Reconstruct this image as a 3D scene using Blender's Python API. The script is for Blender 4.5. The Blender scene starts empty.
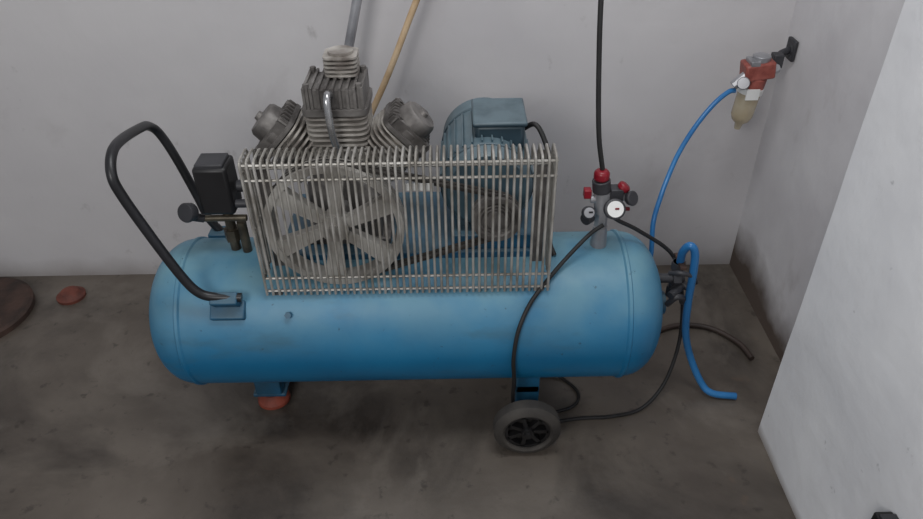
import bpy, bmesh, math, random
from mathutils import Matrix, Vector
random.seed(4)
V=Vector
sc=bpy.context.scene
sc.view_settings.view_transform='Standard'
sc.view_settings.look='None'

# ---------------- materials ----------------
def lin(c):
    return tuple(((x/255)/12.92 if x/255<=.04045 else ((x/255+.055)/1.055)**2.4) for x in c)+(1,)
def mat(name,c1,c2=None,scale=8,rough=.6,metal=0,bump=0,bscale=60,lo=.35,hi=.65,rough2=None,detail=6,dust=None,dustamt=.6,spec=.5):
    m=bpy.data.materials.new(name); m.use_nodes=True
    nt=m.node_tree; n=nt.nodes; b=n['Principled BSDF']
    b.inputs['Roughness'].default_value=rough; b.inputs['Metallic'].default_value=metal
    b.inputs['Specular IOR Level'].default_value=spec
    c2=c2 or tuple(x*.8 for x in c1)
    tc=n.new('ShaderNodeTexCoord'); no=n.new('ShaderNodeTexNoise'); no.inputs['Scale'].default_value=scale
    no.inputs['Detail'].default_value=detail
    nt.links.new(tc.outputs['Object'],no.inputs['Vector'])
    mr=n.new('ShaderNodeMapRange'); mr.inputs[1].default_value=lo; mr.inputs[2].default_value=hi
    nt.links.new(no.outputs['Fac'],mr.inputs[0])
    mx=n.new('ShaderNodeMix'); mx.data_type='RGBA'
    mx.inputs[6].default_value=lin(c1); mx.inputs[7].default_value=lin(c2)
    nt.links.new(mr.outputs[0],mx.inputs[0])
    out=mx.outputs[2]
    if dust:
        g=n.new('ShaderNodeNewGeometry'); sp=n.new('ShaderNodeSeparateXYZ'); nt.links.new(g.outputs['Normal'],sp.inputs[0])
        m2=n.new('ShaderNodeMapRange'); m2.inputs[1].default_value=-.1; m2.inputs[2].default_value=.9; m2.inputs[4].default_value=dustamt
        nt.links.new(sp.outputs['Z'],m2.inputs[0])
        n2=n.new('ShaderNodeTexNoise'); n2.inputs['Scale'].default_value=scale*1.7; n2.inputs['Detail'].default_value=8
        nt.links.new(tc.outputs['Object'],n2.inputs['Vector'])
        m3=n.new('ShaderNodeMapRange'); m3.inputs[1].default_value=.3; m3.inputs[2].default_value=.6; m3.inputs[3].default_value=.45
        nt.links.new(n2.outputs['Fac'],m3.inputs[0])
        mu=n.new('ShaderNodeMath'); mu.operation='MULTIPLY'; nt.links.new(m2.outputs[0],mu.inputs[0]); nt.links.new(m3.outputs[0],mu.inputs[1])
        mx2=n.new('ShaderNodeMix'); mx2.data_type='RGBA'; nt.links.new(mu.outputs[0],mx2.inputs[0]); nt.links.new(out,mx2.inputs[6]); mx2.inputs[7].default_value=lin(dust)
        out=mx2.outputs[2]
    nt.links.new(out,b.inputs['Base Color'])
    if rough2 is not None:
        m4=n.new('ShaderNodeMapRange'); m4.inputs[1].default_value=.35; m4.inputs[2].default_value=.65; m4.inputs[3].default_value=rough; m4.inputs[4].default_value=rough2
        n5=n.new('ShaderNodeTexNoise'); n5.inputs['Scale'].default_value=scale*.6; n5.inputs['Detail'].default_value=5
        nt.links.new(tc.outputs['Object'],n5.inputs['Vector']); nt.links.new(n5.outputs['Fac'],m4.inputs[0]); nt.links.new(m4.outputs[0],b.inputs['Roughness'])
    if bump:
        n3=n.new('ShaderNodeTexNoise'); n3.inputs['Scale'].default_value=bscale; n3.inputs['Detail'].default_value=8
        nt.links.new(tc.outputs['Object'],n3.inputs['Vector'])
        bp=n.new('ShaderNodeBump'); bp.inputs['Strength'].default_value=bump; bp.inputs['Distance'].default_value=.01
        nt.links.new(n3.outputs['Fac'],bp.inputs['Height']); nt.links.new(bp.outputs[0],b.inputs['Normal'])
    return m

def add_layer(m,color,scale,lo,hi,amt,stretch=(1,1,1),detail=8,offset=(0,0,0),dist=0.0):
    """extra stain layer on the base colour"""
    nt=m.node_tree; n=nt.nodes; b=n['Principled BSDF']
    src=b.inputs['Base Color'].links[0].from_socket
    tc=n.new('ShaderNodeTexCoord'); mp=n.new('ShaderNodeMapping'); mp.inputs['Scale'].default_value=stretch; mp.inputs['Location'].default_value=offset
    nt.links.new(tc.outputs['Object'],mp.inputs[0])
    no=n.new('ShaderNodeTexNoise'); no.inputs['Scale'].default_value=scale; no.inputs['Detail'].default_value=detail; no.inputs['Distortion'].default_value=dist
    no.inputs['Roughness'].default_value=.6
    nt.links.new(mp.outputs[0],no.inputs['Vector'])
    mr=n.new('ShaderNodeMapRange'); mr.inputs[1].default_value=lo; mr.inputs[2].default_value=hi; mr.inputs[4].default_value=amt
    nt.links.new(no.outputs['Fac'],mr.inputs[0])
    mx=n.new('ShaderNodeMix'); mx.data_type='RGBA'; mx.inputs[7].default_value=lin(color)
    nt.links.new(mr.outputs[0],mx.inputs[0]); nt.links.new(src,mx.inputs[6]); nt.links.new(mx.outputs[2],b.inputs['Base Color'])
    return mr

def height_dirt(m,color,z1,amt,nscale=5,wob=.15,soft=.12):
    """grime rising irregularly from the floor up to about height z1"""
    nt=m.node_tree; n=nt.nodes; b=n['Principled BSDF']
    src=b.inputs['Base Color'].links[0].from_socket
    tc=n.new('ShaderNodeTexCoord'); sp=n.new('ShaderNodeSeparateXYZ'); nt.links.new(tc.outputs['Object'],sp.inputs[0])
    no=n.new('ShaderNodeTexNoise'); no.inputs['Scale'].default_value=nscale; no.inputs['Detail'].default_value=8
    nt.links.new(tc.outputs['Object'],no.inputs['Vector'])
    ma=n.new('ShaderNodeMath'); ma.operation='MULTIPLY_ADD'; nt.links.new(no.outputs['Fac'],ma.inputs[0]); ma.inputs[1].default_value=wob*2; nt.links.new(sp.outputs['Z'],ma.inputs[2])
    mr=n.new('ShaderNodeMapRange'); mr.inputs[1].default_value=z1+wob+soft; mr.inputs[2].default_value=z1+wob-soft; mr.inputs[3].default_value=0; mr.inputs[4].default_value=amt
    nt.links.new(ma.outputs[0],mr.inputs[0])
    mx=n.new('ShaderNodeMix'); mx.data_type='RGBA'; mx.inputs[7].default_value=lin(color)
    nt.links.new(mr.outputs[0],mx.inputs[0]); nt.links.new(src,mx.inputs[6]); nt.links.new(mx.outputs[2],b.inputs['Base Color'])

M={}
M['wall']=mat('painted_plaster',(205,202,203),(195,192,194),scale=1.6,rough=.75,bump=.3,bscale=9,spec=.25)
add_layer(M['wall'],(150,143,142),2.6,.57,.80,.5,offset=(3.1,0,1.7),dist=.4)
add_layer(M['wall'],(110,103,100),11,.64,.74,.4,stretch=(1,1,.7),offset=(5,0,2))
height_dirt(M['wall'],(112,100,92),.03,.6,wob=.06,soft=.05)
M['wallr']=mat('painted_plaster_side',(212,210,212),(196,193,196),scale=3,rough=.75,bump=.35,bscale=9,spec=.25)
add_layer(M['wallr'],(130,120,116),5,.60,.78,.45,stretch=(1,1,.5))
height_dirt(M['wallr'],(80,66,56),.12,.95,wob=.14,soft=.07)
M['pier']=mat('pier_render_brightened',(238,238,240),(226,226,229),scale=4,rough=.7,bump=.3,bscale=12,spec=.3)  # pier's extra brightness from nearness to the light is put into this paler colour
add_layer(M['pier'],(140,138,140),22,.67,.75,.5)
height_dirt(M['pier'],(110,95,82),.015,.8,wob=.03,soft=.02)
M['floor']=mat('stained_concrete',(106,98,90),(78,70,63),scale=2.2,rough=.28,rough2=.6,bump=.2,bscale=20,lo=.36,hi=.62,spec=.55)
add_layer(M['floor'],(42,36,32),1.7,.49,.64,.75,offset=(1.3,.4,0),dist=.5)
add_layer(M['floor'],(138,130,121),2.2,.53,.70,.5,offset=(.3,7,0),dist=.5)
add_layer(M['floor'],(38,32,28),22,.60,.68,.5)
add_layer(M['floor'],(120,90,64),7,.66,.78,.35,offset=(2,2,0))
M['blue']=mat('blue_enamel',(10,114,160),(8,100,144),scale=5,rough=.46,dust=(114,152,162),dustamt=.78,bump=.05,bscale=30)
add_layer(M['blue'],(40,60,72),50,.66,.72,.75)
add_layer(M['blue'],(66,94,104),7,.57,.72,.5,stretch=(.6,1,1.6))
M['bluep']=mat('blue_painted_steel',(16,90,128),(26,70,94),scale=12,rough=.5,dust=(92,114,122),dustamt=.6)
M['alu']=mat('cast_aluminium_dirty',(194,189,182),(122,114,108),scale=18,rough=.5,metal=.3,bump=.2,bscale=80)
M['iron']=mat('cast_iron_grey',(130,126,123),(80,76,74),scale=16,rough=.5,metal=.35,bump=.2)
M['wheelm']=mat('pulley_grey',(200,197,191),(146,141,135),scale=12,rough=.45,metal=.1)
M['wire']=mat('galvanised_wire',(182,179,174),(134,129,121),scale=20,rough=.45,metal=.4)
M['black']=mat('black_plastic',(32,31,33),(20,19,20),scale=10,rough=.45)
M['hub']=mat('dusty_hub_plastic',(46,43,42),(28,27,27),scale=20,rough=.6,dust=(90,84,78),dustamt=.5)
M['tube']=mat('black_painted_tube',(38,38,42),(24,24,26),scale=10,rough=.38)
M['rubber']=mat('black_rubber',(36,35,36),(24,23,24),scale=12,rough=.6)
M['rubberg']=mat('dusty_rubber',(68,64,60),(46,43,41),scale=14,rough=.75)
M['motor']=mat('motor_blue_grey',(68,94,106),(50,72,84),scale=12,rough=.45,dust=(118,132,138),dustamt=.6)
M['motord']=mat('motor_dark_blue',(42,62,74),(32,50,60),scale=12,rough=.45,dust=(108,126,134),dustamt=.7)
M['brass']=mat('old_brass',(104,96,82),(66,60,52),scale=30,rough=.45,metal=.5)
M['chrome']=mat('chrome_pipe',(205,205,207),(160,160,162),scale=12,rough=.25,metal=.8)
M['steel']=mat('dull_steel',(178,178,182),(130,130,134),scale=10,rough=.35,metal=.4)
M['red']=mat('red_plastic',(150,24,42),(116,16,30),scale=12,rough=.35)
M['redfoot']=mat('rusty_red_rubber',(146,68,50),(92,42,32),scale=20,rough=.65)
M['redcap']=mat('dusty_brown_cap',(124,66,52),(88,48,40),scale=20,rough=.7)
M['redpaint']=mat('faded_red_paint',(162,90,80),(128,62,54),scale=40,rough=.45)
M['bluehose']=mat('blue_pu_hose',(48,118,176),(32,98,156),scale=6,rough=.3)
M['wood']=mat('pale_wood',(208,184,152),(176,146,110),scale=14,rough=.6)
M['white']=mat('white_label',(236,236,234),(218,218,216),scale=10,rough=.35)
M['rust']=mat('rusty_iron',(74,54,46),(44,34,30),scale=12,rough=.75,bump=.3)
M['dkgrey']=mat('dark_grey_plastic',(58,58,62),(44,44,48),scale=10,rough=.5)
M['brownhose']=mat('brown_hose',(62,48,42),(44,35,31),scale=10,rough=.6)
a=mat('cloudy_amber_bowl',(222,212,190),(198,182,152),scale=10,rough=.2); a.node_tree.nodes['Principled BSDF'].inputs['Transmission Weight'].default_value=.4; M['amber']=a

# ---------------- mesh helpers ----------------
def new(name,bm,m,parent=None,smooth=True,bevel=0,loc=None):
    bmesh.ops.recalc_face_normals(bm,faces=bm.faces[:])
    me=bpy.data.meshes.new(name); bm.to_mesh(me); bm.free()
    ob=bpy.data.objects.new(name,me); sc.collection.objects.link(ob)
    for x in (m if isinstance(m,list) else [m]): me.materials.append(x)
    if smooth:
        for p in me.polygons: p.use_smooth=True
        me.set_sharp_from_angle(angle=math.radians(38)) if hasattr(me,'set_sharp_from_angle') else None
    if bevel:
        b=ob.modifiers.new('bevel','BEVEL'); b.width=bevel; b.segments=2; b.limit_method='ANGLE'
    if parent: ob.parent=parent
    return ob
def empty(name,loc=(0,0,0)):
    e=bpy.data.objects.new(name,None); sc.collection.objects.link(e); e.empty_display_size=.05
    return e
def frame(d):
    d=V(d).normalized(); up=V((0,0,1)) if abs(d.z)<.95 else V((0,1,0))
    a=d.cross(up).normalized(); b=d.cross(a).normalized(); return a,b
def ring(bm,c,a,b,r,seg,r2=None):
    r2=r2 or r
    return [bm.verts.new(V(c)+a*(r*math.cos(2*math.pi*i/seg))+b*(r2*math.sin(2*math.pi*i/seg))) for i in range(seg)]
def bridge(bm,r0,r1,mi=0):
    n=len(r0)
    for i in range(n):
        f=bm.faces.new((r0[i],r0[(i+1)%n],r1[(i+1)%n],r1[i])); f.material_index=mi
def cyl(bm,p0,p1,r,r1=None,seg=24,mi=0):
    r1=r if r1 is None else r1; a,b=frame(V(p1)-V(p0))
    A=ring(bm,p0,a,b,r,seg); B=ring(bm,p1,a,b,r1,seg); bridge(bm,A,B,mi)
    bm.faces.new(A).material_index=mi; bm.faces.new(B).material_index=mi
def lathe(bm,p0,d,prof,seg=32,mi=0,closed=False):
    d=V(d).normalized(); a,b=frame(d); prev=None; first=None
    for t,r in prof:
        R=ring(bm,V(p0)+d*t,a,b,max(r,1e-4),seg)
        if prev: bridge(bm,prev,R,mi)
        else: first=R
        prev=R
    if closed: bridge(bm,prev,first,mi)
    else:
        bm.faces.new(first).material_index=mi; bm.faces.new(prev).material_index=mi
def box(bm,lo,hi,mi=0,rot=None,piv=None):
    vs=[V((x,y,z)) for x in (lo[0],hi[0]) for y in (lo[1],hi[1]) for z in (lo[2],hi[2])]
    if rot is not None:
        piv=V(piv) if piv else (V(lo)+V(hi))/2
        vs=[rot@(v-piv)+piv for v in vs]
    w=[bm.verts.new(v) for v in vs]
    for f in ((0,1,3,2),(4,6,7,5),(0,4,5,1),(2,3,7,6),(0,2,6,4),(1,5,7,3)):
        bm.faces.new([w[i] for i in f]).material_index=mi
def crom(pts,n=8):
    pts=[V(p) for p in pts]; P=[pts[0]*2-pts[1]]+pts+[pts[-1]*2-pts[-2]]; out=[]
    for i in range(1,len(P)-2):
        p0,p1,p2,p3=P[i-1:i+3]
        for k in range(n):
            t=k/n
            out.append(.5*((2*p1)+(p2-p0)*t+(2*p0-5*p1+4*p2-p3)*t*t+(3*p1-p0-3*p2+p3)*t**3))
    out.append(pts[-1]); return out
def tube(bm,pts,r,seg=10,mi=0,smooth=8):
    if smooth: pts=crom(pts,smooth)
    pts=[V(p) for p in pts]; prev=None; a=None
    for i,p in enumerate(pts):
        d=(pts[min(i+1,len(pts)-1)]-pts[max(i-1,0)]).normalized()
        if a is None: a,_=frame(d)
        a=(a-d*a.dot(d)).normalized(); b=d.cross(a)
        R=ring(bm,p,a,b,r,seg)
        if prev: bridge(bm,prev,R,mi)
        else: bm.faces.new(R).material_index=mi
        prev=R
    bm.faces.new(prev).material_index=mi
def torus(bm,c,d,R,r,seg=40,s2=10,mi=0):
    d=V(d).normalized(); a,b=frame(d); rings=[]
    for i in range(seg):
        t=2*math.pi*i/seg; e=a*math.cos(t)+b*math.sin(t)
        rings.append([bm.verts.new(V(c)+e*(R+r*math.cos(2*math.pi*j/s2))+d*(r*math.sin(2*math.pi*j/s2))) for j in range(s2)])
    for i in range(seg): bridge(bm,rings[i],rings[(i+1)%seg],mi)
def B(): return bmesh.new()

# ---------------- room ----------------
def slab(name,lo,hi,m,sub=0):
    bm=B(); box(bm,lo,hi); return new(name,bm,m,smooth=False)
slab('floor',(-3.2,-1.6,-.1),(1.6,2.25,0),M['floor'])
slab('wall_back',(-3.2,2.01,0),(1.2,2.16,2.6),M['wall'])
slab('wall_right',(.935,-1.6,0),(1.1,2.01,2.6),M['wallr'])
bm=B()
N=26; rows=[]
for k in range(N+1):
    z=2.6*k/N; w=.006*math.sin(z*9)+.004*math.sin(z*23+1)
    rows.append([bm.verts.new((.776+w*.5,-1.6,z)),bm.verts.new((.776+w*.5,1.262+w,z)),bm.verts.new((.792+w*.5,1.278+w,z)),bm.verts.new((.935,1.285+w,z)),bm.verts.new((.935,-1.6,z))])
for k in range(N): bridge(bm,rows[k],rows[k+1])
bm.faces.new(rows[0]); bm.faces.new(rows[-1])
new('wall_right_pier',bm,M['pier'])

# ---------------- compressor ----------------
AC=empty('air_compressor')
TY,TZ,TR=1.42,.322,.185
bm=B()
xl,xr,dep=-.768,.496,.10
n=12
prof=[(xl+dep*(1-abs(math.cos(i/n*math.pi/2))), TR*(abs(math.sin(i/n*math.pi/2))**.72)) for i in range(n+1)]
prof+= [(xl+dep+.003,TR+.004),(xl+dep+.010,TR+.004),(xl+dep+.014,TR)]
prof+= [(-.2,TR),(.1,TR)]
prof+= [(xr-dep-.014,TR),(xr-dep-.010,TR+.004),(xr-dep-.003,TR+.004)]
prof+= [(xr-dep*(1-abs(math.cos(i/n*math.pi/2))), TR*(abs(math.sin(i/n*math.pi/2))**.72)) for i in range(n,-1,-1)]
lathe(bm,(0,TY,TZ),(1,0,0),prof,seg=72)
new('tank',bm,M['blue'],AC)
bm=B()
cyl(bm,(-.40,1.275,.425),(-.40,1.258,.436),.008,seg=6); cyl(bm,(.47,TY,TZ),(.515,TY,TZ),.03); cyl(bm,(-.76,TY,TZ),(-.78,TY,TZ),.022,seg=6)
new('tank_bosses',bm,M['bluep'],AC)
bm=B()
for y in (1.40,1.51):
    box(bm,(-.570,y-.016,.045),(-.500,y+.016,.20))
box(bm,(-.580,1.385,.036),(-.490,1.53,.047))
new('front_foot_bracket',bm,M['bluep'],AC,bevel=.003)
bm=B()
for y in (1.410,1.50):
    lathe(bm,(-.533,y,0),(0,0,1),[(0,.040),(.005,.045),(.014,.044),(.024,.034),(.037,.028)])
new('rubber_feet',bm,M['redfoot'],AC)
bm=B()
for y in (1.30,1.52): box(bm,(.135,y,.06),(.195,y+.03,.20))
box(bm,(.135,1.30,.125),(.195,1.55,.15))
cyl(bm,(.160,1.22,.083),(.160,1.62,.083),.011)
new('axle_bracket',bm,M['bluep'],AC,bevel=.003)
for k,y in enumerate((1.200,1.60)):
    bm=B(); c=V((.158,y,.085)); d=V((0,1,0))
    lathe(bm,c,d,[(0,.058),(-.004,.064),(0,.077),(.008,.085),(.034,.085),(.042,.077),(.044,.058),(.022,.055)],seg=48,closed=True)
    new(f'wheel_tyre_{k+1}',bm,M['rubberg'],AC)
    bm=B()
    lathe(bm,c,d,[(.004,.049),(.004,.060),(.038,.060),(.038,.049)],seg=40,closed=True)
    cyl(bm,c+d*-.006,c+d*.045,.016); cyl(bm,c+d*-.010,c+d*-.005,.009,seg=6)
    for i in range(7):
        A=2*math.pi*i/7; R=Matrix.Rotation(A,3,'Y')
        box(bm,c+V((.012,.004,-.005)),c+V((.053,.022,.005)),rot=R,piv=c)
    new(f'wheel_hub_{k+1}',bm,M['black'],AC)
    bm=B(); cyl(bm,c+d*.024,c+d*.030,.056,seg=40); new(f'wheel_disc_{k+1}',bm,M['hub'],AC)

# deck on tank
bm=B()
box(bm,(-.43,1.385,.505),(.19,1.66,.520)); box(bm,(-.43,1.38,.46),(.19,1.387,.520)); box(bm,(-.43,1.655,.40),(.19,1.662,.520))
box(bm,(-.02,1.39,.520),(.17,1.60,.560))
new('deck_plate',bm,M['bluep'],AC,bevel=.003)

# pump crankcase
PX,PY,PZ=-.268,1.50,.635
bm=B()
lathe(bm,(PX,1.40,PZ),(0,1,0),[(0,.05),(.01,.075),(.03,.085),(.05,.092),(.17,.092),(.19,.08),(.20,.05)],seg=36)
box(bm,(PX-.08,1.43,.52),(PX+.08,1.57,.60)); box(bm,(PX-.10,1.42,.52),(PX+.10,1.58,.535))
cyl(bm,(PX,1.33,PZ),(PX,1.42,PZ),.022)
new('crankcase',bm,M['iron'],AC,bevel=.003)
def rsq(bm,c,d,w,h,t,mi=0,n=6,rad=.35,ax=None):
    d=V(d).normalized(); a=V((0,1,0)) if ax is None else V(ax); b=d.cross(a).normalized()
    loop=[]
    for q in range(4):
        for i in range(5):
            A=math.pi/2*q+math.pi/2*i/4
            cx=(1 if q in (0,3) else -1)*(1-rad); cy=(1 if q in (0,1) else -1)*(1-rad)
            loop.append((cx+rad*math.cos(A),cy+rad*math.sin(A)))
    R0=[bm.verts.new(V(c)-d*(t/2)+a*(x*w/2)+b*(y*h/2)) for x,y in loop]
    R1=[bm.verts.new(V(c)+d*(t/2)+a*(x*w/2)+b*(y*h/2)) for x,y in loop]
    bridge(bm,R0,R1,mi); bm.faces.new(R0).material_index=mi; bm.faces.new(R1).material_index=mi
bm=B()
cyl(bm,(PX,PY,.69),(PX,PY,.84),.048)
for i in range(9): rsq(bm,(PX,PY,.735+i*.0125),(0,0,1),.125,.138,.0045)
new('center_cylinder',bm,M['alu'],AC)
bm=B()
rsq(bm,(PX,PY,.850),(0,0,1),.13,.144,.014,rad=.25)
rsq(bm,(PX,PY,.878),(0,0,1),.11,.126,.04,rad=.3)
for i in range(9):
    x=PX-.062+i*.0155; box(bm,(x-.0028,PY-.06,.858),(x+.0028,PY+.06,.905))
for sx in (-1,1):
    for sy in (-1,1): cyl(bm,(PX+sx*.056,PY+sy*.05,.855),(PX+sx*.056,PY+sy*.05,.912),.007,seg=6)
new('center_cylinder_head',bm,M['iron'],AC)
bm=B()
cyl(bm,(PX+.012,PY+.035,.90),(PX+.012,PY+.035,.955),.028)
for i in range(5): rsq(bm,(PX+.012,PY+.035,.908+i*.0095),(0,0,1),.070,.074,.0045,rad=.4)
new('air_intake_filter',bm,M['alu'],AC)
for nm,s in (('left',-1),('right',1)):
    d=V((s*.74,0,.673)).normalized(); o=V((PX-s*.012+(.008 if s>0 else 0),PY,PZ+.008))
    bm=B()
    cyl(bm,o+d*.06,o+d*.20,.046)
    for i in range(8): rsq(bm,o+d*(.105+i*.0125),d,.120,.124,.0045,rad=.5)
    new(f'{nm}_cylinder',bm,M['alu'],AC)
    bm=B()
    rsq(bm,o+d*.203,d,.120,.124,.010,rad=.4)
    lathe(bm,o,d,[(.20,.052),(.222,.052),(.228,.045),(.250,.042),(.257,.036),(.259,.012),(.267,.010)],seg=32)
    for i in range(7):
        rsq(bm,o+d*.215+V((0,-.048+i*.016,0)),(0,1,0),.112,.028,.004,ax=(d.z,0,-d.x))
    for e in (-1,1):
        for y in (-.045,.045):
            q=o+V((d.z,0,-d.x))*(e*.046)+V((0,y,0)); cyl(bm,q+d*.205,q+d*.230,.007,seg=6)
    new(f'{nm}_cylinder_head',bm,M['iron'],AC)
bm=B()
tube(bm,[(PX-.005,1.45,.885),(PX-.008,1.425,.897),(PX-.008,1.410,.875),(PX-.004,1.408,.81),(PX+.006,1.425,.75),(PX+.02,1.43,.70)],.0085)
new('discharge_pipe',bm,M['chrome'],AC)
bm=B()
tube(bm,[(PX-.14,1.53,.79),(-.465,1.54,.72),(-.49,1.52,.58),(-.47,1.48,.51)],.007)
new('cooling_pipe',bm,M['steel'],AC)

# flywheel
PC=V((-.278,1.335,.632)); PR=.154
bm=B()
lathe(bm,PC,(0,1,0),[(-.018,PR-.016),(-.018,PR),(-.006,PR),(-.002,PR-.007),(.002,PR),(.010,PR),(.013,PR-.007),(.017,PR),(.022,PR),(.022,PR-.018)],seg=72,closed=True)
cyl(bm,PC+V((0,-.022,0)),PC+V((0,.02,0)),.032); cyl(bm,PC+V((0,-.028,0)),PC+V((0,-.02,0)),.014,seg=6)
for i in range(6):
    A=2*math.pi*i/6+.35; w0,w1=.022,.032
    vs=[]
    for y in (-.014,.008):
        for (r,t) in ((.02,-w0/2),(.02,w0/2),(PR-.012,w1/2+.016),(PR-.012,-w1/2+.004)):
            x=r*math.cos(A)-t*math.sin(A); z=r*math.sin(A)+t*math.cos(A)
            vs.append(bm.verts.new(PC+V((x,y,z))))
    for f in ((0,1,2,3),(7,6,5,4),(0,4,5,1),(1,5,6,2),(2,6,7,3),(3,7,4,0)): bm.faces.new([vs[j] for j in f])
new('flywheel_pulley',bm,M['wheelm'],AC)
MC=V((.078,1.335,.645)); MR=.055
bm=B()
lathe(bm,MC,(0,1,0),[(-.02,.012),(-.02,.022),(-.010,.024),(-.012,.040),(-.016,.044),(-.016,MR),(-.004,MR),(0,MR-.008),(.004,MR),(.016,MR),(.016,.02),(.03,.02)],seg=40)
for i in range(2): torus(bm,MC+V((0,-.014,0)),(0,1,0),.028+i*.008,.002,mi=0)
new('motor_pulley',bm,M['iron'],AC)
bm=B()
dx=MC.x-PC.x; L=(MC-PC).length; th=math.acos((PR-MR)/L)
base=math.atan2(MC.z-PC.z,dx); loop=[]
for i in range(25):
    A=base+th+(2*math.pi-2*th)*i/24; loop.append((PC.x+PR*math.cos(A),PC.z+PR*math.sin(A),math.cos(A),math.sin(A)))
for i in range(13):
    A=base-th+2*th*i/12; loop.append((MC.x+MR*math.cos(A),MC.z+MR*math.sin(A),math.cos(A),math.sin(A)))
for y0,y1 in ((1.330,1.340),(1.344,1.352)):
    r=[[bm.verts.new((x+cx*o,y,z+cz*o)) for x,z,cx,cz in loop] for y,o in ((y0,.001),(y1,.001),(y1,-.006),(y0,-.006))]
    for k in range(4): bridge(bm,r[k],r[(k+1)%4])
new('drive_belts',bm,M['rubberg'],AC)

# motor
bm=B(); mc=V((.062,1.40,.668)); mr_=.104
lathe(bm,mc,(0,1,0),[(0,.05),(.004,.09),(.02,.102),(.03,mr_),(.22,mr_),(.235,mr_),(.29,mr_),(.305,.09),(.31,.05)],seg=48)
for i in range(30):
    A=2*math.pi*i/30; R=Matrix.Rotation(-A,3,'Y')
    box(bm,mc+V((mr_-.006,.045,-.0018)),mc+V((mr_+.006,.215,.0018)),rot=R,piv=mc)
box(bm,(-.01,1.43,.555),(.02,1.60,.61)); box(bm,(.11,1.43,.555),(.14,1.60,.61))
cyl(bm,mc+V((0.01,-.03,-.02)),mc+V((0.01,0,-.02)),.014)
new('motor_body',bm,M['motor'],AC)
bm=B(); box(bm,(.035,1.47,.735),(.148,1.60,.800)); new('motor_terminal_box',bm,M['motord'],AC,bevel=.01)
bm=B(); box(bm,(.030,1.465,.795),(.153,1.605,.808)); new('terminal_box_lid',bm,M['motord'],AC,bevel=.005)
bm=B(); torus(bm,mc+V((0,.232,0)),(0,1,0),mr_,.004); torus(bm,mc+V((0,.035,0)),(0,1,0),mr_,.004); new('motor_end_rings',bm,M['motord'],AC)
bm=B(); tube(bm,[(.145,1.52,.765),(.175,1.50,.785),(.20,1.47,.74),(.212,1.42,.68),(.207,1.40,.60),(.21,1.40,.53),(.22,1.38,.505)],.006)
new('motor_power_cord',bm,M['rubber'],AC)

# belt guard
gx0,gx1,gy0,gy1,gz0,gz1=-.447,.197,1.292,1.360,.474,.812
bm=B(); nw=46; wr=.0030
for i in range(nw):
    x=gx0+(gx1-gx0)*i/(nw-1)+random.uniform(-.0009,.0009)
    tube(bm,[(x,gy0,gz0-.004),(x,gy0,gz1-.012),(x,gy0+.004,gz1-.003),(x,gy0+.012,gz1),(x,gy1-.012,gz1),(x,gy1-.004,gz1-.003),(x,gy1,gz1-.012),(x,gy1,gz1-.05)],wr,seg=6,smooth=0)
for z in (gz0+.004,gz0+.040,gz1-.045,gz1-.010):
    tube(bm,[(gx0-.004,gy0+.005,z),(gx1+.004,gy0+.005,z)],.0032,seg=6,smooth=0)
tube(bm,[(gx0-.004,gy1,gz1-.05),(gx1+.004,gy1,gz1-.05)],.0034,seg=6,smooth=0)
for x in (gx0,gx1):
    for k in range(4):
        y=gy0+(gy1-gy0)*(k+1)/4
        tube(bm,[(x,y,gz0+.03 if k<3 else gz0+.04),(x,y,gz1-.008)],wr,seg=6,smooth=0)
    for z in (gz0+.045,(gz0+gz1)/2,gz1-.03): tube(bm,[(x,gy0,z),(x,gy1,z)],wr,seg=6,smooth=0)
new('belt_guard_grille',bm,M['wire'],AC)
bm=B()
for x in (gx0+.02,gx1-.02): box(bm,(x-.012,1.30,.462),(x+.012,1.40,.468)); box(bm,(x-.012,1.366,.462),(x+.012,1.370,.79))
new('guard_brackets',bm,M['iron'],AC)
bm=B(); box(bm,(-.115,1.30,.735),(-.055,1.302,.752)); new('guard_label',bm,M['white'],AC)

# handle
bm=B()
tube(bm,[(-.500,1.272,.480),(-.560,1.268,.486),(-.592,1.266,.502),(-.617,1.266,.545),(-.652,1.266,.640),(-.690,1.268,.755),(-.700,1.275,.800),(-.706,1.315,.828),(-.712,1.38,.825),(-.722,1.50,.795),(-.726,1.55,.775),(-.716,1.572,.745),(-.693,1.572,.68),(-.662,1.565,.57),(-.648,1.560,.515),(-.62,1.555,.47)],.0108,seg=14,smooth=7)
new('handle_tube',bm,M['tube'],AC)
bm=B()
R=Matrix.Rotation(math.radians(42),3,'X')
box(bm,(-.580,1.255,.425),(-.500,1.300,.450),rot=R)
box(bm,(-.570,1.258,.455),(-.508,1.288,.492),rot=R)
box(bm,(-.65,1.53,.42),(-.60,1.575,.48))
new('handle_brackets',bm,M['bluep'],AC,bevel=.004)

# pressure switch and manifold
bm=B(); box(bm,(-.592,1.395,.622),(-.515,1.470,.742)); new('pressure_switch_box',bm,M['black'],AC,bevel=.008)
bm=B(); box(bm,(-.585,1.40,.738),(-.522,1.46,.750)); cyl(bm,(-.51,1.43,.68),(-.488,1.43,.68),.014); cyl(bm,(-.515,1.41,.645),(-.48,1.41,.645),.010)
new('switch_cap',bm,M['dkgrey'],AC,bevel=.003)
bm=B()
cyl(bm,(-.545,1.43,.49),(-.545,1.43,.625),.012); cyl(bm,(-.545,1.43,.535),(-.545,1.43,.565),.020,seg=6); cyl(bm,(-.60,1.42,.600),(-.50,1.42,.600),.008)
cyl(bm,(-.515,1.42,.49),(-.515,1.42,.59),.011); cyl(bm,(-.49,1.45,.49),(-.49,1.45,.54),.014,seg=6)
tube(bm,[(-.49,1.45,.54),(-.48,1.45,.60),(-.45,1.47,.64),(-.40,1.5,.66)],.006)
new('manifold_fittings',bm,M['brass'],AC)
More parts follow.
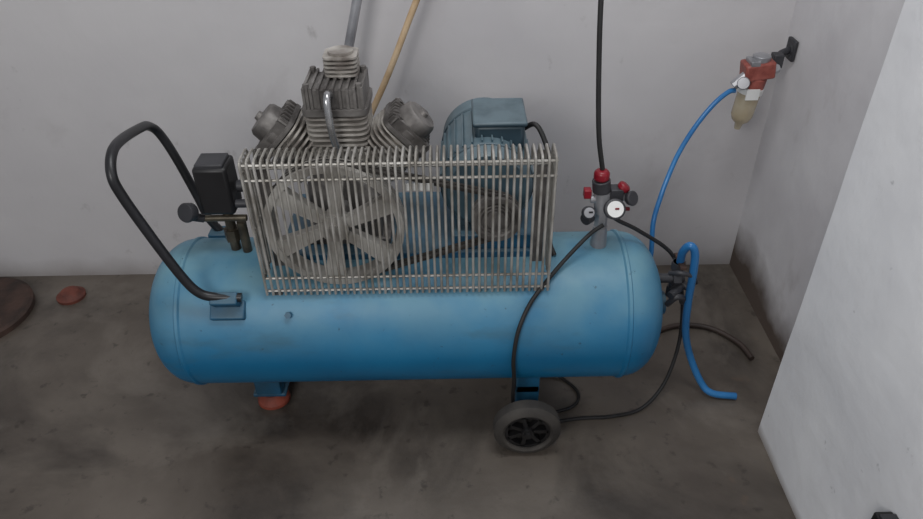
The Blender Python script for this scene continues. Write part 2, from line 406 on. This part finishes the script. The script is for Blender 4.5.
bm=B(); cyl(bm,(-.60,1.42,.60),(-.625,1.41,.612),.010); lathe(bm,(-.618,1.405,.628),(-.35,-.8,.35),[(0,.021),(.018,.023),(.022,.021)]); new('pressure_gauge_side',bm,M['dkgrey'],AC)

# regulator tower
bm=B()
cyl(bm,(.330,1.42,.495),(.330,1.42,.56),.020,r1=.017); cyl(bm,(.330,1.42,.56),(.330,1.42,.60),.015,seg=6)
cyl(bm,(.330,1.42,.60),(.326,1.42,.655),.019)
cyl(bm,(.30,1.42,.635),(.39,1.42,.640),.010)
new('regulator_body',bm,M['steel'],AC)
bm=B(); cyl(bm,(.324,1.42,.655),(.320,1.42,.685),.021); box(bm,(.343,1.405,.635),(.372,1.435,.665)); cyl(bm,(.30,1.40,.60),(.285,1.385,.60),.014)
lathe(bm,(.385,1.41,.64),(.5,-.6,.4),[(0,.014),(.012,.018),(.016,.016)])
new('regulator_valves',bm,M['dkgrey'],AC,bevel=.002)
bm=B()
lathe(bm,(.320,1.42,.685),(0,0,1),[(0,.014),(.004,.018),(.018,.018),(.024,.014),(.026,.008)])
lathe(bm,(.368,1.42,.658),(.5,0,.6),[(0,.011),(.004,.015),(.014,.015),(.018,.009)])
box(bm,(.283,1.41,.640),(.300,1.43,.662)); box(bm,(.355,1.40,.612),(.39,1.408,.620))
new('red_knobs',bm,M['red'],AC,bevel=.002)
gd=V((.0,-.85,.5)).normalized()
for k,(c,r) in enumerate(((V((.350,1.395,.622)),.024),(V((.292,1.398,.612)),.015))):
    bm=B(); lathe(bm,c,gd,[(0,r*.9),(.004,r),(.020,r),(.022,r*.88)],seg=32); new(f'gauge_case_{k+1}',bm,M['dkgrey'],AC)
    bm=B(); cyl(bm,c+gd*.0215,c+gd*.0232,r*.78,seg=32); new(f'gauge_dial_{k+1}',bm,M['white' if k==0 else 'steel'],AC)
    bm=B(); box(bm,c+gd*.024-V((.001,.001,.001)),c+gd*.024+V((.008,.001,.003))); new(f'gauge_needle_{k+1}',bm,M['red' if k==0 else 'black'],AC)

# outlet fittings right end
bm=B()
cyl(bm,(.488,1.42,.40),(.555,1.42,.40),.012); cyl(bm,(.535,1.42,.365),(.535,1.42,.45),.014); cyl(bm,(.525,1.42,.40),(.545,1.42,.40),.021,seg=6)
cyl(bm,(.535,1.42,.345),(.535,1.42,.375),.019,seg=6); cyl(bm,(.535,1.42,.43),(.535,1.42,.45),.018,seg=6)
cyl(bm,(.55,1.42,.385),(.575,1.40,.375),.010); cyl(bm,(.515,1.38,.375),(.55,1.41,.38),.010)
tube(bm,[(.51,1.40,.43),(.53,1.38,.445),(.565,1.385,.43),(.58,1.40,.40)],.006)
tube(bm,[(.515,1.39,.34),(.53,1.38,.37),(.55,1.39,.36),(.56,1.41,.33)],.008)
new('outlet_valve',bm,M['dkgrey'],AC)
bm=B(); box(bm,(.53,1.385,.45),(.545,1.45,.456)); new('valve_lever',bm,M['rust'],AC)

# ---------------- hoses ----------------
def hose(name,pts,r,m,sm=10,parent=None):
    bm=B(); tube(bm,pts,r,seg=12,smooth=sm); return new(name,bm,m,parent)
def tk(x,a,off=.195):
    a=math.radians(a); return (x,TY-off*math.sin(a),TZ+off*math.cos(a))
hose('drain_hose_loop',[(.332,1.40,.575),(.300,1.385,.560),tk(.245,20,.213),tk(.195,35,.199),tk(.155,50,.196),tk(.128,68,.196),tk(.118,90,.196),tk(.122,112,.20),(.13,1.27,.10),(.19,1.29,.022),(.314,1.315,.0065),(.40,1.32,.0065),(.483,1.345,.0065),(.545,1.385,.05),(.578,1.42,.14),(.582,1.44,.24),(.560,1.44,.36),(.52,1.44,.46),(.43,1.43,.535),(.37,1.42,.575),(.34,1.42,.60)],.0050,M['rubber'],parent=AC)
hose('hanging_air_hose',[(.320,1.42,.712),(.304,1.425,.80),(.292,1.44,.95),(.286,1.46,1.10),(.283,1.50,1.4),(.283,1.6,1.9),(.283,1.75,2.5)],.0056,M['rubber'])
hose('blue_air_hose',[(.765,1.875,.700),(.745,1.87,.697),(.705,1.85,.672),(.655,1.82,.620),(.612,1.79,.555),(.580,1.75,.50),(.556,1.71,.46),(.535,1.67,.40),(.53,1.63,.28),(.48,1.60,.12),(.40,1.62,.012),(.30,1.66,.009)],.0070,M['bluehose'])
hose('outlet_hose',[(.538,1.42,.445),(.532,1.40,.495),(.540,1.385,.522),(.554,1.382,.504),(.562,1.385,.44),(.571,1.40,.34),(.590,1.42,.22),(.622,1.43,.12),(.66,1.41,.04),(.69,1.39,.016),(.755,1.382,.0105)],.0098,M['bluehose'],parent=AC)
hose('rubber_hose',[(.50,1.56,.010),(.56,1.63,.010),(.66,1.68,.010),(.76,1.67,.010),(.83,1.60,.010),(.85,1.53,.010)],.008,M['brownhose'])
hose('drain_cable',[(.22,1.33,.006),(.30,1.36,.006),(.32,1.41,.006),(.28,1.47,.006),(.2,1.50,.04),(.15,1.48,.14)],.0045,M['rubber'],parent=AC)

# ---------------- filter regulator ----------------
FR=empty('air_filter_regulator')
bm=B(); cyl(bm,(.933,1.95,.785),(.920,1.95,.785),.022,seg=6); tube(bm,[(.925,1.95,.785),(.89,1.93,.78),(.855,1.90,.76)],.010); box(bm,(.862,1.895,.752),(.89,1.925,.79))
box(bm,(.922,1.925,.758),(.933,1.975,.815))
new('wall_bracket',bm,M['dkgrey'],FR,bevel=.003)
R=Matrix.Rotation(math.radians(-8),3,'Y')
bm=B(); box(bm,(.776,1.85,.735),(.856,1.91,.782),rot=R); cyl(bm,(.812,1.88,.70),(.818,1.88,.74),.030); new('filter_head',bm,M['redpaint'],FR,bevel=.006)
bm=B(); cyl(bm,(.82,1.88,.772),(.82,1.88,.797),.024); cyl(bm,(.785,1.87,.745),(.755,1.872,.715),.014,seg=6); box(bm,(.785,1.85,.775),(.81,1.90,.788))
cyl(bm,(.85,1.88,.75),(.875,1.89,.757),.014,seg=6)
new('filter_fittings',bm,M['steel'],FR,bevel=.002)
bm=B(); lathe(bm,(.778,1.858,.728),(-.4,-.85,.3),[(0,.015),(.012,.017),(.016,.015)]); new('filter_gauge',bm,M['steel'],FR)
bm=B(); lathe(bm,(.808,1.878,.70),(-.10,0,-1),[(0,.030),(.012,.031),(.02,.031),(.075,.030),(.09,.024),(.100,.012),(.118,.008)],seg=32); new('filter_bowl',bm,M['amber'],FR)
bm=B(); lathe(bm,(.809,1.878,.705),(-.10,0,-1),[(-.004,.034),(.012,.034),(.014,.030)],seg=32); box(bm,(.785,1.840,.685),(.82,1.8445,.715)); new('bowl_collar',bm,M['white'],FR)

# ---------------- pipe and stick leaning on wall ----------------
bm=B()
def P(t): return V((-.520,1.81,.012)).lerp(V((-.075,1.990,1.62)),t)
cyl(bm,P(0),P(1),.0130); cyl(bm,P(.47),P(.50),.017); new('metal_pipe',bm,M['steel'])
bm=B()
def P(t): return V((-.555,1.84,.010)).lerp(V((.165,1.985,1.50)),t)
tube(bm,[P(i/8)+V((.004*math.sin(i*2),0,0)) for i in range(9)],.0090,smooth=4); new('wooden_stick',bm,M['wood'])

# ---------------- small things ----------------
bm=B(); lathe(bm,(-1.595,1.80,0),(0,0,1),[(0,.185),(.018,.185),(.024,.175),(.02,.15),(.014,.06),(.05,.05),(.055,.02)],seg=48); new('rusty_round_base',bm,M['rust'])
bm=B(); lathe(bm,(-1.31,1.89,0),(0,0,1),[(0,.045),(.010,.046),(.016,.034),(.026,.028),(.030,.01)],seg=20); new('plastic_cap',bm,M['redcap'])
WS=empty('wall_outlet_box')
bm=B(); box(bm,(.742,.60,.24),(.776,.78,.352)); new('outlet_case',bm,M['black'],WS,bevel=.004)
bm=B(); box(bm,(.745,.61,.350),(.776,.77,.358)); new('outlet_lid',bm,M['dkgrey'],WS,bevel=.002)
bm=B(); cyl(bm,(.760,.74,.354),(.760,.74,.368),.010); new('outlet_knob',bm,M['black'],WS)

# ---------------- light ----------------
w=bpy.data.worlds.new('world'); sc.world=w; w.use_nodes=True
w.node_tree.nodes['Background'].inputs[0].default_value=(.92,.95,1,1); w.node_tree.nodes['Background'].inputs[1].default_value=.30
def area(name,loc,tgt,sx,sy,e,col):
    l=bpy.data.lights.new(name,'AREA'); l.shape='RECTANGLE'; l.size=sx; l.size_y=sy; l.energy=e; l.color=col
    o=bpy.data.objects.new(name,l); sc.collection.objects.link(o); o.location=loc
    o.rotation_euler=(V(tgt)-V(loc)).to_track_quat('-Z','Y').to_euler(); return o
area('doorway_daylight',(-1.0,-1.2,2.2),(.4,1.6,.5),1.0,.8,28,(1,.99,.97))
area('ceiling_lamp',(.15,1.0,2.7),(.25,1.4,0),1.0,.5,19,(.97,.99,1))

cam=bpy.data.cameras.new('camera'); co=bpy.data.objects.new('camera',cam); sc.collection.objects.link(co)
cam.sensor_width=36; cam.lens=718/923*36
Rm=(Matrix.Rotation(math.radians(54),3,'X')@Matrix.Rotation(math.radians(-1.0),3,'Z'))
co.matrix_world=Matrix.Translation((0,0,1.5))@Rm.to_4x4()
sc.camera=co
